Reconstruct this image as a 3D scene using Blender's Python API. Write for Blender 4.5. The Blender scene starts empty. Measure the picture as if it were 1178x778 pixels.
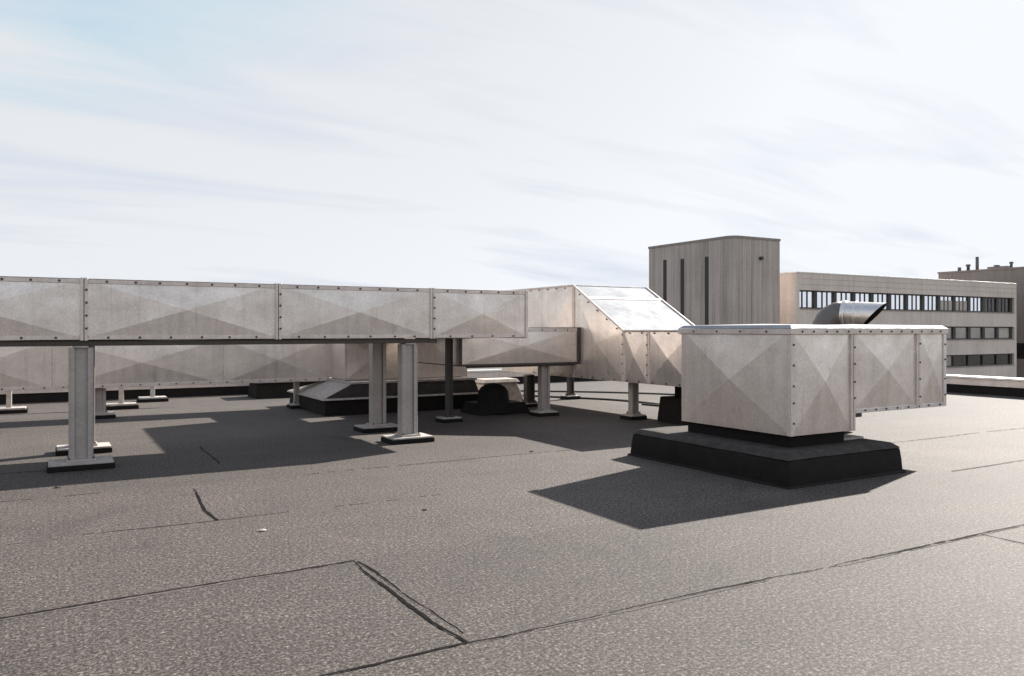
import bpy, bmesh, math, random
from mathutils import Vector, Matrix
random.seed(7)
sc = bpy.context.scene
COL = sc.collection
R = math.radians

# ------------------------------------------------------------------ settings
EXPO = 1.3
SUN_EL, SUN_AZ = 30.0, 16.5          # azimuth measured from +X towards +Y
SUN_STR = 5.0

# ------------------------------------------------------------------ helpers
class MB:
    """collects polygons in world coordinates and links them as ONE mesh object"""
    def __init__(self):
        self.v = []; self.f = []; self.sm = []
    def poly(self, pts, smooth=False):
        i = len(self.v)
        self.v += [tuple(p) for p in pts]
        self.f.append(list(range(i, i + len(pts)))); self.sm.append(smooth)
    def bm(self, b, mat=None):
        b.verts.ensure_lookup_table()
        i = len(self.v)
        for k, x in enumerate(b.verts):
            x.index = k
            self.v.append(tuple(mat @ x.co if mat else x.co))
        for f in b.faces:
            self.f.append([i + x.index for x in f.verts]); self.sm.append(f.smooth)
        b.free()
    def box(self, a, b, bev=0.0, seg=2):
        x0, y0, z0 = [min(p, q) for p, q in zip(a, b)]
        x1, y1, z1 = [max(p, q) for p, q in zip(a, b)]
        m = bmesh.new()
        bmesh.ops.create_cube(m, size=1)
        for x in m.verts:
            x.co = Vector(((x0 + x1) / 2 + x.co.x * (x1 - x0), (y0 + y1) / 2 + x.co.y * (y1 - y0), (z0 + z1) / 2 + x.co.z * (z1 - z0)))
        if bev:
            bmesh.ops.bevel(m, geom=m.edges[:] , offset=bev, segments=seg, affect='EDGES', profile=0.6)
        self.bm(m); return self
    def frustum(self, lo, hi, z0, z1, bev=0.0):
        """lo / hi = (x0,x1,y0,y1)"""
        m = bmesh.new(); vs = []
        for (x0, x1, y0, y1), z in ((lo, z0), (hi, z1)):
            vs.append([m.verts.new((x, y, z)) for x, y in ((x0, y0), (x1, y0), (x1, y1), (x0, y1))])
        a, b = vs
        m.faces.new(a[::-1]); m.faces.new(b)
        for k in range(4):
            m.faces.new((a[k], a[(k + 1) % 4], b[(k + 1) % 4], b[k]))
        if bev:
            bmesh.ops.bevel(m, geom=m.edges[:], offset=bev, segments=2, affect='EDGES', profile=0.6)
        self.bm(m); return self
    def tube(self, pts, r, n=16, caps=True, smooth=True):
        """tube along a polyline; r a number or a list"""
        pts = [Vector(p) for p in pts]
        rr = r if isinstance(r, (list, tuple)) else [r] * len(pts)
        rings = []; up = Vector((0, 0, 1)); prev = None
        for i, p in enumerate(pts):
            if i == 0: t = (pts[1] - p)
            elif i == len(pts) - 1: t = p - pts[i - 1]
            else: t = (pts[i + 1] - p).normalized() + (p - pts[i - 1]).normalized()
            t.normalize()
            if prev is None:
                a = up if abs(t.z) < .9 else Vector((1, 0, 0))
                nx = t.cross(a).normalized()
            else:
                nx = (prev - t * prev.dot(t)).normalized()
            prev = nx; ny = t.cross(nx)
            rings.append([p + (nx * math.cos(2 * math.pi * k / n) + ny * math.sin(2 * math.pi * k / n)) * rr[i] for k in range(n)])
        b = len(self.v)
        for rg in rings: self.v += [tuple(x) for x in rg]
        for i in range(len(rings) - 1):
            for k in range(n):
                self.f.append([b + i * n + k, b + i * n + (k + 1) % n, b + (i + 1) * n + (k + 1) % n, b + (i + 1) * n + k]); self.sm.append(smooth)
        if caps:
            self.f.append([b + k for k in range(n)][::-1]); self.sm.append(False)
            self.f.append([b + (len(rings) - 1) * n + k for k in range(n)]); self.sm.append(False)
        return self
    def cross(self, p0, p1, p2, p3, e=0.016):
        """sheet panel with a cross-break: four facets meeting a little proud of the panel's plane"""
        P = [Vector(p) for p in (p0, p1, p2, p3)]
        n = (P[1] - P[0]).cross(P[3] - P[0]).normalized()
        c = (P[0] + P[1] + P[2] + P[3]) / 4 + n * e
        for k in range(4):
            self.poly((P[k], P[(k + 1) % 4], c))
        return self
    def build(self, name, mat, parent=None, merge=False):
        off = parent.location if parent is not None else Vector((0, 0, 0))
        q = parent
        if parent is not None and parent.parent is not None:      # sub-part: parent has no offset of its own
            off = parent.parent.location
        me = bpy.data.meshes.new(name)
        me.from_pydata([tuple(Vector(p) - off) for p in self.v], [], self.f)
        me.polygons.foreach_set('use_smooth', self.sm)
        if merge:
            b = bmesh.new(); b.from_mesh(me); bmesh.ops.remove_doubles(b, verts=b.verts, dist=1e-4); b.to_mesh(me); b.free()
        me.update()
        if mat: me.materials.append(mat)
        o = bpy.data.objects.new(name, me); COL.objects.link(o)
        if parent is not None: o.parent = parent
        return o

def wrap(o, amp, cuts=.09):
    """felt wrapped over a form: subdivide and let the surface wander a little"""
    from mathutils import noise
    b = bmesh.new(); b.from_mesh(o.data); bmesh.ops.remove_doubles(b, verts=b.verts, dist=1e-4)
    for _ in range(5):
        ed = [e for e in b.edges if e.calc_length() > cuts * 1.6]
        if not ed: break
        bmesh.ops.subdivide_edges(b, edges=ed, cuts=1, use_grid_fill=True)
    for v in b.verts:
        p = v.co
        d = Vector((noise.noise(p * 2.3), noise.noise(p * 2.3 + Vector((7, 3, 1))), noise.noise(p * 3.1 + Vector((1, 9, 4))))) + .5 * Vector((noise.noise(p * 9), noise.noise(p * 9 + Vector((5, 5, 5))), 0))
        if p.z + o.location.z < .002: d.z = 0
        v.co = p + d * amp
    for f in b.faces: f.smooth = True
    b.to_mesh(o.data); b.free(); o.data.update(); return o
def thing(name, label, cat, loc, group=None):
    o = bpy.data.objects.new(name, None); COL.objects.link(o)
    o.location = loc; o.empty_display_size = .2
    o['label'] = label; o['category'] = cat
    if group: o['group'] = group
    return o
def tag(o, label, cat, group=None):
    o['label'] = label; o['category'] = cat
    if group: o['group'] = group
    return o
def struct(o, kind='structure'):
    o['kind'] = kind; return o
def copy_tree(o, parent=None):
    c = o.copy(); COL.objects.link(c)
    if parent is not None: c.parent = parent
    for ch in list(o.children): copy_tree(ch, c)
    return c

# ------------------------------------------------------------------ materials
class NT:
    def __init__(self, name):
        self.m = bpy.data.materials.new(name); self.m.use_nodes = True
        self.t = self.m.node_tree; self.b = self.t.nodes['Principled BSDF']
        self.tc = self.t.nodes.new('ShaderNodeTexCoord')
    def n(self, typ, **kw):
        x = self.t.nodes.new(typ)
        for k, v in kw.items():
            if hasattr(x, k): setattr(x, k, v)
            else: x.inputs[k.replace('_', ' ')].default_value = v
        return x
    def l(self, a, b): self.t.links.new(a, b)
    def mapping(self, scale=(1, 1, 1), loc=(0, 0, 0)):
        mp = self.n('ShaderNodeMapping'); mp.inputs['Scale'].default_value = scale; mp.inputs['Location'].default_value = loc
        self.l(self.tc.outputs['Object'], mp.inputs['Vector']); return mp.outputs['Vector']
    def noise(self, vec, scale, detail=3, rough=.55, dist=0.0):
        x = self.n('ShaderNodeTexNoise'); x.inputs['Scale'].default_value = scale; x.inputs['Detail'].default_value = detail
        x.inputs['Roughness'].default_value = rough; x.inputs['Distortion'].default_value = dist
        self.l(vec, x.inputs['Vector']); return x.outputs['Fac']
    def ramp(self, fac, stops):
        x = self.n('ShaderNodeValToRGB'); e = x.color_ramp.elements
        while len(e) > 1: e.remove(e[-1])
        for i, (p, c) in enumerate(stops):
            y = e[0] if i == 0 else e.new(p)
            y.position = p; y.color = (*c, 1) if len(c) == 3 else c
        self.l(fac, x.inputs['Fac']); return x.outputs['Color']
    def mul(self, a, b, fac=1.0, mode='MULTIPLY'):
        x = self.n('ShaderNodeMix'); x.data_type = 'RGBA'; x.blend_type = mode
        x.inputs[0].default_value = fac
        for s, v in ((6, a), (7, b)):
            if isinstance(v, tuple): x.inputs[s].default_value = (*v, 1)
            else: self.l(v, x.inputs[s])
        return x.outputs[2]
    def mixf(self, f, a, b):
        x = self.n('ShaderNodeMix'); x.data_type = 'RGBA'; self.l(f, x.inputs[0])
        for s, v in ((6, a), (7, b)):
            if isinstance(v, tuple): x.inputs[s].default_value = (*v, 1)
            else: self.l(v, x.inputs[s])
        return x.outputs[2]
    def math(self, op, a, b=None):
        x = self.n('ShaderNodeMath', operation=op)
        for s, v in ((0, a), (1, b)):
            if v is None: continue
            if isinstance(v, (int, float)): x.inputs[s].default_value = v
            else: self.l(v, x.inputs[s])
        return x.outputs[0]
    def bump(self, h, strength, dist=.01, normal=None):
        x = self.n('ShaderNodeBump'); x.inputs['Strength'].default_value = strength; x.inputs['Distance'].default_value = dist
        self.l(h, x.inputs['Height'])
        if normal: self.l(normal, x.inputs['Normal'])
        return x.outputs['Normal']
    def set(self, **kw):
        for k, v in kw.items():
            k = k.replace('_', ' ')
            if isinstance(v, tuple) and len(v) == 3: self.b.inputs[k].default_value = (*v, 1)
            elif isinstance(v, (int, float)): self.b.inputs[k].default_value = v
            else: self.l(v, self.b.inputs[k])
        return self.m
G3 = lambda v: (v, v, v)

def mat_galv(name, base=(.825, .748, .69), metal=.74, r0=.28, r1=.47):
    n = NT(name); v = n.mapping(); vs = n.mapping((9, 9, .55)); vm = n.mapping((1, 1, 1.4))
    mott = n.noise(vm, 2.2, 5, .6, .3); stre = n.noise(vs, 1.0, 4, .6); fine = n.noise(v, 38, 3, .6)
    c = n.mul(base, n.ramp(mott, [(.28, (.85, .83, .81)), (.45, (.96, .955, .95)), (.58, (1.0, 1.0, 1.0)), (.70, (1.09, 1.095, 1.10))]))
    c = n.mul(c, n.ramp(stre, [(.3, (.84, .83, .82)), (.55, (1, 1, 1)), (.8, (1.1, 1.1, 1.1))]), .55)
    c = n.mul(c, n.ramp(fine, [(.3, G3(.9)), (.7, G3(1.06))]), .8)
    vo = n.n('ShaderNodeTexVoronoi'); vo.inputs['Scale'].default_value = 55; n.l(v, vo.inputs['Vector'])
    c = n.mul(c, n.ramp(vo.outputs['Color'], [(.1, G3(.93)), (.9, G3(1.06))]))
    drip = n.noise(n.mapping((26, 26, .9), (3, 1, 0)), 1.0, 3, .6)
    c = n.mul(c, n.ramp(drip, [(.60, G3(1)), (.74, (.87, .845, .82))]))
    rg = n.mixf(n.ramp(mott, [(.3, G3(0)), (.7, G3(1))]), G3(r1), G3(r0))
    rg = n.mul(rg, n.ramp(stre, [(.3, G3(.85)), (.7, G3(1.15))]))
    wav = n.noise(v, 1.7, 2, .4)
    nb = n.bump(wav, .5, .03); nb = n.bump(fine, .05, .004, nb)
    return n.set(Base_Color=c, Metallic=metal, Roughness=rg, Normal=nb)
def mat_simple(name, base, rough=.6, metal=0.0, var=.2, sc_=6.0, bump=.1, spec=.5):
    n = NT(name); v = n.mapping()
    a = n.noise(v, sc_, 5, .6); f = n.noise(v, sc_ * 11, 3, .6)
    c = n.mul(base, n.ramp(a, [(.25, G3(1 - var)), (.75, G3(1 + var))]))
    c = n.mul(c, n.ramp(f, [(.3, G3(1 - var * .6)), (.7, G3(1 + var * .6))]))
    return n.set(Base_Color=c, Roughness=rough, Metallic=metal, Normal=n.bump(f, bump, .006), Specular_IOR_Level=spec)

def mat_felt():
    n = NT('mineral_felt'); v = n.mapping()
    big = n.noise(v, .35, 5, .6, .4); mid = n.noise(v, 1.9, 6, .65, .3)
    gr = n.noise(v, 56, 3, .85); gr2 = n.noise(v, 190, 2, .8); gr3 = n.noise(v, 27, 3, .75)
    strk = n.noise(n.mapping((.5, 2.6, 1)), 1.0, 5, .65)
    patch = n.noise(n.mapping((1, 1, 1), (4.3, 1.7, 0)), .9, 7, .7, .8)
    # sheet lanes 1.73 m wide: each roll has its own tone
    sep = n.n('ShaderNodeSeparateXYZ'); n.l(n.tc.outputs['Object'], sep.inputs[0])
    lane = n.math('FLOOR', n.math('DIVIDE', n.math('ADD', sep.outputs[1], -1.83), 1.73))
    wn = n.n('ShaderNodeTexWhiteNoise'); wn.noise_dimensions = '1D'; n.l(lane, wn.inputs['W'])
    c = n.mul((.0595, .0488, .0432), n.ramp(big, [(.3, G3(.88)), (.7, G3(1.1))]))
    c = n.mul(c, n.ramp(mid, [(.25, G3(.84)), (.5, G3(1.0)), (.8, G3(1.14))]))
    c = n.mul(c, n.ramp(strk, [(.3, G3(.92)), (.7, G3(1.07))]))
    c = n.mul(c, n.ramp(patch, [(.34, G3(.78)), (.42, G3(.97)), (.5, G3(1.0)), (.60, G3(1.0)), (.645, (1.15, 1.14, 1.13)), (.72, (1.2, 1.19, 1.18))]))
    c = n.mul(c, n.ramp(gr, [(.34, G3(.03)), (.46, G3(.62)), (.54, G3(1.25)), (.66, G3(3.6))]))
    c = n.mul(c, n.ramp(gr2, [(.3, G3(.45)), (.7, G3(1.55))]))
    c = n.mul(c, n.ramp(gr3, [(.33, G3(.5)), (.5, G3(1.0)), (.67, G3(1.7))]))
    c = n.mul(c, n.ramp(wn.outputs['Value'], [(0, G3(.92)), (1, G3(1.08))]))
    nb = n.bump(gr, .16, .004); nb = n.bump(mid, .15, .03, nb)
    rg = n.ramp(gr2, [(.3, G3(.72)), (.7, G3(.95))])
    return n.set(Base_Color=c, Roughness=rg, Normal=nb, Specular_IOR_Level=.42)

def mat_concrete(name, base, streak=1.0):
    n = NT(name); v = n.mapping()
    a = n.noise(v, .25, 5, .6); st = n.noise(n.mapping((2.2, 2.2, .06)), 1.0, 6, .75); f = n.noise(v, 5, 4, .6)
    c = n.mul(base, n.ramp(a, [(.3, G3(.86)), (.7, G3(1.1))]))
    c = n.mul(c, n.ramp(st, [(.3, G3(.55)), (.5, G3(1)), (.7, G3(1.2))]), streak)
    c = n.mul(c, n.ramp(f, [(.3, G3(.9)), (.7, G3(1.08))]))
    return n.set(Base_Color=c, Roughness=.85, Normal=n.bump(f, .15, .03))

M = {}
M['galv'] = mat_galv('galvanised_sheet')
M['galv2'] = mat_galv('galvanised_flange', (.75, .665, .61), .64, .4, .6)
M['bright'] = mat_galv('bright_sheet', (.33, .345, .37), .15, .66, .85)
M['steel'] = mat_simple('painted_column_steel', (.42, .375, .345), .55, .3, .16, 2.2, .08)
M['shaded_steel'] = mat_simple('shaded_column_steel', (.07, .06, .055), .6, .2, .2, 3.0, .08)  # darker copy of the column steel, deep shade put into its colour
M['lit_lap'] = mat_simple('lit_lap_line', (.125, .108, .1), .95, 0, .4, 9, .2, .1)  # paler tone standing in for light on the lap edges
M['plate'] = mat_simple('weathered_plate', (.40, .365, .34), .75, 0, .3, 9, .3)
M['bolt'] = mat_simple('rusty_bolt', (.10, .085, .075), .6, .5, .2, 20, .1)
M['gap'] = mat_simple('joint_sealant', (.05, .046, .044), .7, 0, .15, 12, .1)
M['rubber'] = mat_simple('black_rubber', (.014, .0118, .0105), .85, 0, .25, 9, .3, .18)
M['bitumen'] = mat_simple('black_bitumen', (.015, .0122, .0108), .8, 0, .3, 5, .5, .2)
M['felt'] = mat_felt()
M['greyfelt'] = mat_simple('worn_shaded_grey_felt', (.055, .048, .044), .85, 0, .4, 7, .5, .2)
M['palefelt'] = mat_simple('pale_flashing_felt', (.42, .375, .34), .85, 0, .4, 14, .5)
M['seam'] = mat_simple('seam_bitumen', (.011, .0095, .009), .9, 0, .3, 20, .2, .08)
M['coping'] = mat_galv('aluminium_coping', (.74, .72, .70), .8, .34, .5)
M['concrete'] = mat_concrete('ribbed_concrete', (.48, .413, .37))
M['panel'] = mat_concrete('precast_panel', (.68, .588, .525), .35)
M['dark_concrete'] = mat_concrete('dark_brick', (.30, .255, .23), .5)
M['bronze'] = mat_simple('dark_window_metal', (.06, .052, .047), .55, 0, .1, 3, .03, .3)
M['glass'] = mat_simple('reflective_glazing', (.82, .85, .9), .06, .95, .08, .8, 0.0)
M['dim_glass'] = mat_simple('dim_glazing', (.30, .28, .27), .15, .7, .2, .7, 0.0)
M['dark_glass'] = mat_simple('dark_glazing', (.055, .052, .053), .1, .7, .3, .6, 0.0)
M['blind'] = mat_simple('window_blind', (.5, .45, .41), .8, 0, .1, 2, .05)
M['slot'] = mat_simple('slot_glass', (.05, .045, .042), .5, 0, .1, 3, 0, .25)
M['cable'] = mat_simple('cable_sheath', (.03, .028, .027), .5, 0, .1, 9, .1)
M['stone'] = mat_simple('pale_stone', (.36, .34, .32), .8, 0, .2, 30, .4)
M['darkstone'] = mat_simple('dark_stone', (.04, .037, .035), .8, 0, .2, 30, .4)
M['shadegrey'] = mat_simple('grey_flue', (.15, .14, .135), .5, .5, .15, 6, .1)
M['land'] = mat_simple('town_ground', (.10, .10, .085), .9, 0, .3, .02, .1)
M['pipe'] = mat_galv('vent_pipe_sheet', (.74, .72, .70), .9, .25, .38)

# ------------------------------------------------------------------ the setting
m = MB(); S = 3000.0
m.poly(((-S, -S, -9), (S, -S, -9), (S, S, -9), (-S, S, -9)))
struct(m.build('ground', M['land']))
m = MB()
RX0, RX1, RY0, RY1 = -16.0, 20.0, -14.0, 20.3
m.poly(((RX0, RY0, 0), (RX1, RY0, 0), (RX1, RY1, 0), (RX0, RY1, 0)))
for a, b in (((RX0, RY0), (RX1, RY0)), ((RX1, RY0), (RX1, RY1)), ((RX1, RY1), (RX0, RY1)), ((RX0, RY1), (RX0, RY0))):
    m.poly(((*a, -9), (*b, -9), (*b, 0), (*a, 0)))
struct(m.build('flat_roof', M['felt']))

# membrane seams: irregular beads of bitumen along the laps
def seam(pts, w, gaps=0.0, z=.004, seed=0, thick=.003):
    rnd = random.Random(seed)
    P = [Vector((*p, 0)) for p in pts]
    segs = []
    for a, b in zip(P[:-1], P[1:]):
        n_ = max(2, int((b - a).length / .045))
        segs += [a.lerp(b, k / n_) for k in range(n_)]
    segs.append(P[-1])
    m = MB(); wob = 0.0; ph = rnd.random() * 9; prev = None
    for i, p in enumerate(segs):
        t = (segs[min(i + 1, len(segs) - 1)] - segs[max(i - 1, 0)]).normalized()
        nrm = Vector((-t.y, t.x, 0))
        wob = wob * .9 + rnd.uniform(-.0045, .0045)
        s = i * .045
        ww = w * (.55 + .45 * math.sin(s * 2.1 + ph) * math.sin(s * .73 + ph * 2) + rnd.uniform(-.22, .3))
        if rnd.random() < gaps * (.6 + .6 * math.sin(s * .9 + ph)): ww = 0
        ww = max(ww, 0.0)
        c = p + nrm * (wob + .006 * math.sin(s * 3.3 + ph))
        cur = (c - nrm * ww / 2, c + nrm * ww / 2, ww)
        if prev and (prev[2] > .0015 or cur[2] > .0015):
            zz = Vector((0, 0, z)); zt = Vector((0, 0, z + thick))
            m.poly((prev[0] + zz, cur[0] + zz, cur[1] + zt, prev[1] + zt))
        prev = cur
    struct(m.build('roof_seam', M['seam']))
    if abs(pts[-1][0] - pts[0][0]) > 2.5:                            # pale ribbon painting the light on the lower edge of the lap
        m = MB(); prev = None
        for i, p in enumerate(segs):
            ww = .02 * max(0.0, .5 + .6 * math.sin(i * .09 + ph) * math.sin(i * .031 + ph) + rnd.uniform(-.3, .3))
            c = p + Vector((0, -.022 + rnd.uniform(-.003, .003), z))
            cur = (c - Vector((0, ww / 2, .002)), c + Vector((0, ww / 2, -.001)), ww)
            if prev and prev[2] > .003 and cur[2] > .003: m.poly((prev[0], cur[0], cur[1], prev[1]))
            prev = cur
        if m.f: struct(m.build('lit_lap_line', M['lit_lap']))
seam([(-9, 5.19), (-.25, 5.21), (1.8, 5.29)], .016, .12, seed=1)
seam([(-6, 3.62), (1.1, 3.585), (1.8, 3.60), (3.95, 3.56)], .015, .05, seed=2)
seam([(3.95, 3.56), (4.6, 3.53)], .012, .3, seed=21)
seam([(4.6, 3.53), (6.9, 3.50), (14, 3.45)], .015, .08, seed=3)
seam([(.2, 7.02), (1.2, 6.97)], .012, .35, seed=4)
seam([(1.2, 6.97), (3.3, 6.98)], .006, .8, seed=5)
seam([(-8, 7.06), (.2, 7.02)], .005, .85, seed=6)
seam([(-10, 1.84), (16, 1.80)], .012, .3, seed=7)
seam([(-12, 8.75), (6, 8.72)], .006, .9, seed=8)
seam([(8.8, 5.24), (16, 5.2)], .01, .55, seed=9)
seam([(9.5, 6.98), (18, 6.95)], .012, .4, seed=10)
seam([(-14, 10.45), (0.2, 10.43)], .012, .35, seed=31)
# end laps: two beads side by side
seam([(1.80, 5.29), (1.785, 4.9), (1.805, 4.4), (1.795, 3.95), (1.82, 3.72), (1.83, 3.60)], .024, .0, seed=13)
seam([(1.815, 5.25), (1.85, 4.95), (1.84, 4.5), (1.865, 4.1), (1.872, 3.72)], .014, .05, seed=14)
seam([(1.23, 8.50), (1.22, 8.0), (1.17, 7.4), (1.20, 6.98)], .026, .02, seed=15)
seam([(1.75, 11.5), (1.74, 10.75), (1.73, 9.95)], .03, .05, seed=16)
seam([(6.28, 3.49), (6.28, 2.6), (6.30, 1.81)], .014, .1, seed=17)
seam([(-3.1, 7.0), (-3.05, 5.2)], .02, .1, seed=18)

# parapets
def parapet(a, b, nrm, label):
    t = thing('parapet_wall', label, 'parapet', (*a, 0))
    a = Vector((*a, 0)); b = Vector((*b, 0)); n_ = Vector((*nrm, 0)); d = (b - a).normalized()
    def slab(name, o0, o1, z0, z1, mt, bev):
        m = MB(); p = a + n_ * o0; q = b + n_ * o1
        m.box((p.x, p.y, z0), (q.x, q.y, z1), bev); return m.build(name, mt, t)
    slab('upstand', .0, .34, 0, .215, M['bitumen'], .012)
    slab('flashing', -.03, .30, .215, .375, M['galv2'], .006)
    slab('coping', -.06, .42, .375, .435, M['coping'], .012)
    L = (b - a).length
    for k in range(1, int(L / 3.0)):
        p = a + d * (3.0 * k)
        m = MB()
        c0 = p - d * .03 + n_ * (-.064); c1 = p + d * .03 + n_ * .424
        m.box((c0.x, c0.y, .371), (c1.x, c1.y, .439), .004); m.build('coping_joint', M['galv2'], t)
parapet((20.0, -13), (20.0, 20.2), (1, 0), 'low parapet with shiny metal coping at the right roof edge')
parapet((-15.5, 20.3), (19.9, 20.3), (0, 1), 'low black parapet at the back roof edge behind the long low duct')

# ------------------------------------------------------------------ duct building blocks
def flat_prism_faces(u0, u1, v0, v1, z0, z1, e, skip=''):
    """list of panels of a box section; each is cross-broken"""
    m = MB()
    if 'f' not in skip: m.cross((u0, v0, z0), (u1, v0, z0), (u1, v0, z1), (u0, v0, z1), e)
    if 'b' not in skip: m.cross((u1, v1, z0), (u0, v1, z0), (u0, v1, z1), (u1, v1, z1), e)
    if 'l' not in skip: m.cross((u0, v1, z0), (u0, v0, z0), (u0, v0, z1), (u0, v1, z1), e)
    if 'r' not in skip: m.cross((u1, v0, z0), (u1, v1, z0), (u1, v1, z1), (u1, v0, z1), e)
    if 't' not in skip: m.cross((u0, v0, z1), (u1, v0, z1), (u1, v1, z1), (u0, v1, z1), e)
    if 'd' not in skip: m.cross((u0, v1, z0), (u1, v1, z0), (u1, v0, z0), (u0, v0, z0), e)
    return m
def ring(axis, c, a0, a1, z0, z1, w=.036, proud=.022, split=True):
    """flange ring round a box duct at position c on its axis: two angle irons with a dark joint between"""
    m = MB()
    for s in ((-1, 1) if split else (0,)):
        lo = c + (s * (w / 2 + .004) - w / 2); hi = lo + w
        for (p, q, za, zb) in ((a0 - proud, a0 + .004, z0 - proud, z1 + proud), (a1 - .004, a1 + proud, z0 - proud, z1 + proud),
                               (a0 + .004, a1 - .004, z1 - .004, z1 + proud), (a0 + .004, a1 - .004, z0 - proud, z0 + .004)):
            if axis == 'x': m.box((lo, p, za), (hi, q, zb), .003, 1)
            else: m.box((p, lo, za), (q, hi, zb), .003, 1)
    return m
def joint(axis, c, a0, a1, z0, z1, proud=.018):
    m = MB()
    for (p, q, za, zb) in ((a0 - proud, a0 - .001, z0 - proud, z1 + proud), (a1 + .001, a1 + proud, z0 - proud, z1 + proud), (a0, a1, z1 + .001, z1 + proud)):
        if axis == 'x': m.box((c - .0038, p, za), (c + .0038, q, zb))
        else: m.box((p, c - .0038, za), (q, c + .0038, zb))
    return m
_boltmesh = {}
def bolts(parent, places, nrm, r=.0115, h=.010):
    key = (nrm, r)
    if key not in _boltmesh:
        b = MB(); n_ = Vector(nrm)
        b.tube([n_ * -.002, n_ * h * .6], r * 1.25, 10, True, False); b.tube([n_ * h * .6, n_ * h * 1.3], [r * .9, r * .75], 6, True, False)
        me = bpy.data.meshes.new('bolt'); me.from_pydata(b.v, [], b.f); me.materials.append(M['bolt']); _boltmesh[key] = me
    for p in places:
        o = bpy.data.objects.new('bolt', _boltmesh[key]); COL.objects.link(o)
        o.parent = parent; o.location = Vector(p) - parent.location
def jit(a, b, step, rnd=random):
    n_ = max(2, int(round((b - a) / step))); return [a + (b - a) * (k + .5) / n_ + rnd.uniform(-.02, .02) for k in range(n_)]

# ------------------------------------------------------------------ long raised duct (front)
t = thing('ventilation_duct', 'long raised galvanised duct on tall columns running in from the left', 'duct', (-1.9, 10.45, 1.49))
V0, V1, Z0, Z1 = 10.45, 11.9, 1.50, 2.19
seams_u = [-8.5, -6.3, -4.1, -1.9, .32, 2.55, 4.75, 6.36]
tops = 2.19
for a, b in zip(seams_u[:-1], seams_u[1:]):
    sk = ''
    if a != seams_u[0]: sk += 'l'
    if b != seams_u[-1]: sk += 'r'
    if b == seams_u[-1]: sk += 'b'
    flat_prism_faces(a, b, V0, V1, Z0, Z1, .034, sk).build('duct_panel', M['galv'], t)
for c in seams_u[1:-1]:
    ring('x', c, V0, V1, Z0, Z1).build('flange', M['galv2'], t)
    if c > -2: joint('x', c, V0, V1, Z0, Z1).build('joint_seal', M['gap'], t)
ring('x', 6.36 - .02, V0, V1, Z0, Z1, .05, .024, False).build('end_flange', M['galv2'], t)
# edge angles along top and bottom of the front face
for a, b in zip(seams_u[:-1], seams_u[1:]):
    m = MB(); m.box((a + .044, V0 - .014, Z1 - .045), (b - .044, V0 - .001, Z1 + .012), .003, 1)
    m.box((a + .044, V0 - .014, Z1 + .001), (b - .044, V0 + .05, Z1 + .013), .003, 1); m.build('edge_angle', M['galv2'], t)
    m = MB(); m.box((a + .044, V0 - .014, Z0 - .012), (b - .044, V0 - .001, Z0 + .034), .003, 1); m.build('edge_angle', M['galv2'], t)
pl = []
for a, b in zip(seams_u[2:-1], seams_u[3:]):
    for x in jit(a + .1, b - .1, .30): pl.append((x, V0 - .014, Z1 - .02))
    for x in jit(a + .1, b - .1, .34): pl.append((x, V0 - .014, Z0 + .012))
for c in seams_u[3:-1]:
    for k in range(4): pl.append((c + .025, V0 - .022, Z0 + .12 + k * .15))
bolts(t, pl[-98:], (0, -1, 0))
# the duct turns back towards the plenum
flat_prism_faces(4.9, 6.36, V1, 15.2, Z0, Z1, .03, 'f').build('duct_panel', M['galv'], t)
ring('y', 13.4, 4.9, 6.36, Z0, Z1).build('flange', M['galv2'], t)

# support beams under it
for v, lab in ((10.56, 'dark steel beam along the front underside of the raised duct'), (11.80, 'dark steel beam along the back underside of the raised duct')):
    m = MB(); m.box((-8.4, v - .06, 1.415), (4.85, v + .06, 1.475), .004, 1)
    for x in (-8, 4.6): m.box((x - .05, v - .05, 1.476), (x + .05, v + .05, 1.487))
    tag(m.build('support_beam', M['bolt']), lab, 'beam')

# ------------------------------------------------------------------ columns
def column(x, y, h, w, d, label, pad=(.62, .44), flange=.016, mt='steel', group='steel duct support columns'):
    t = thing('support_column', label, 'column', (x, y, 0), group)
    m = MB(); fw = w * .17
    # rolled section seen on its web: two flanges and a recessed web, with rolled lips
    m.box((x - w / 2, y - d / 2, .115), (x - w / 2 + flange, y + d / 2, h - .018), .003, 1)
    m.box((x + w / 2 - flange, y - d / 2, .115), (x + w / 2, y + d / 2, h - .018), .003, 1)
    m.box((x - w / 2 + flange, y - d * .30, .115), (x + w / 2 - flange, y - d * .30 + .014, h - .018))
    for s in (-1, 1):
        xa = x + s * (w / 2 - flange); xb = xa - s * fw
        m.box((min(xa, xb), y - d / 2, .115), (max(xa, xb), y - d / 2 + .012, h - .018), .002, 1)
    m.build('shaft', M[mt], t)
    m = MB(); m.box((x - w * .62, y - d * .8, .085), (x + w * .62, y + d * .8, .115), .003, 1); m.build('base_plate', M[mt], t)
    m = MB(); m.box((x - w * .3, y - d * .62, h - .018), (x + w * .3, y + d * .62, h), .003, 1); m.build('cap_plate', M['plate'], t)
    m = MB(); m.box((x - pad[0] / 2, y - pad[1] / 2, .062), (x + pad[0] / 2, y + pad[1] / 2, .085), .006); m.build('slab', M['plate'], t)
    m = MB(); m.box((x - pad[0] / 2 - .012, y - pad[1] / 2 - .012, 0), (x + pad[0] / 2 + .012, y + pad[1] / 2 + .012, .062), .01); m.build('rubber_pad', M['rubber'], t)
    bolts(t, [(x + sx * w * .5, y + sy * d * .68, .115) for sx in (-1, 1) for sy in (-1, 1)], (0, 0, 1), .011, .018)
    return t
column(.29, 10.48, 1.415, .25, .18, 'tall front steel column nearest the left edge under the raised duct', (.66, .46))
column(.36, 11.80, 1.415, .25, .18, 'rear steel column half hidden behind the leftmost tall front column', (.62, .44))
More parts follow.
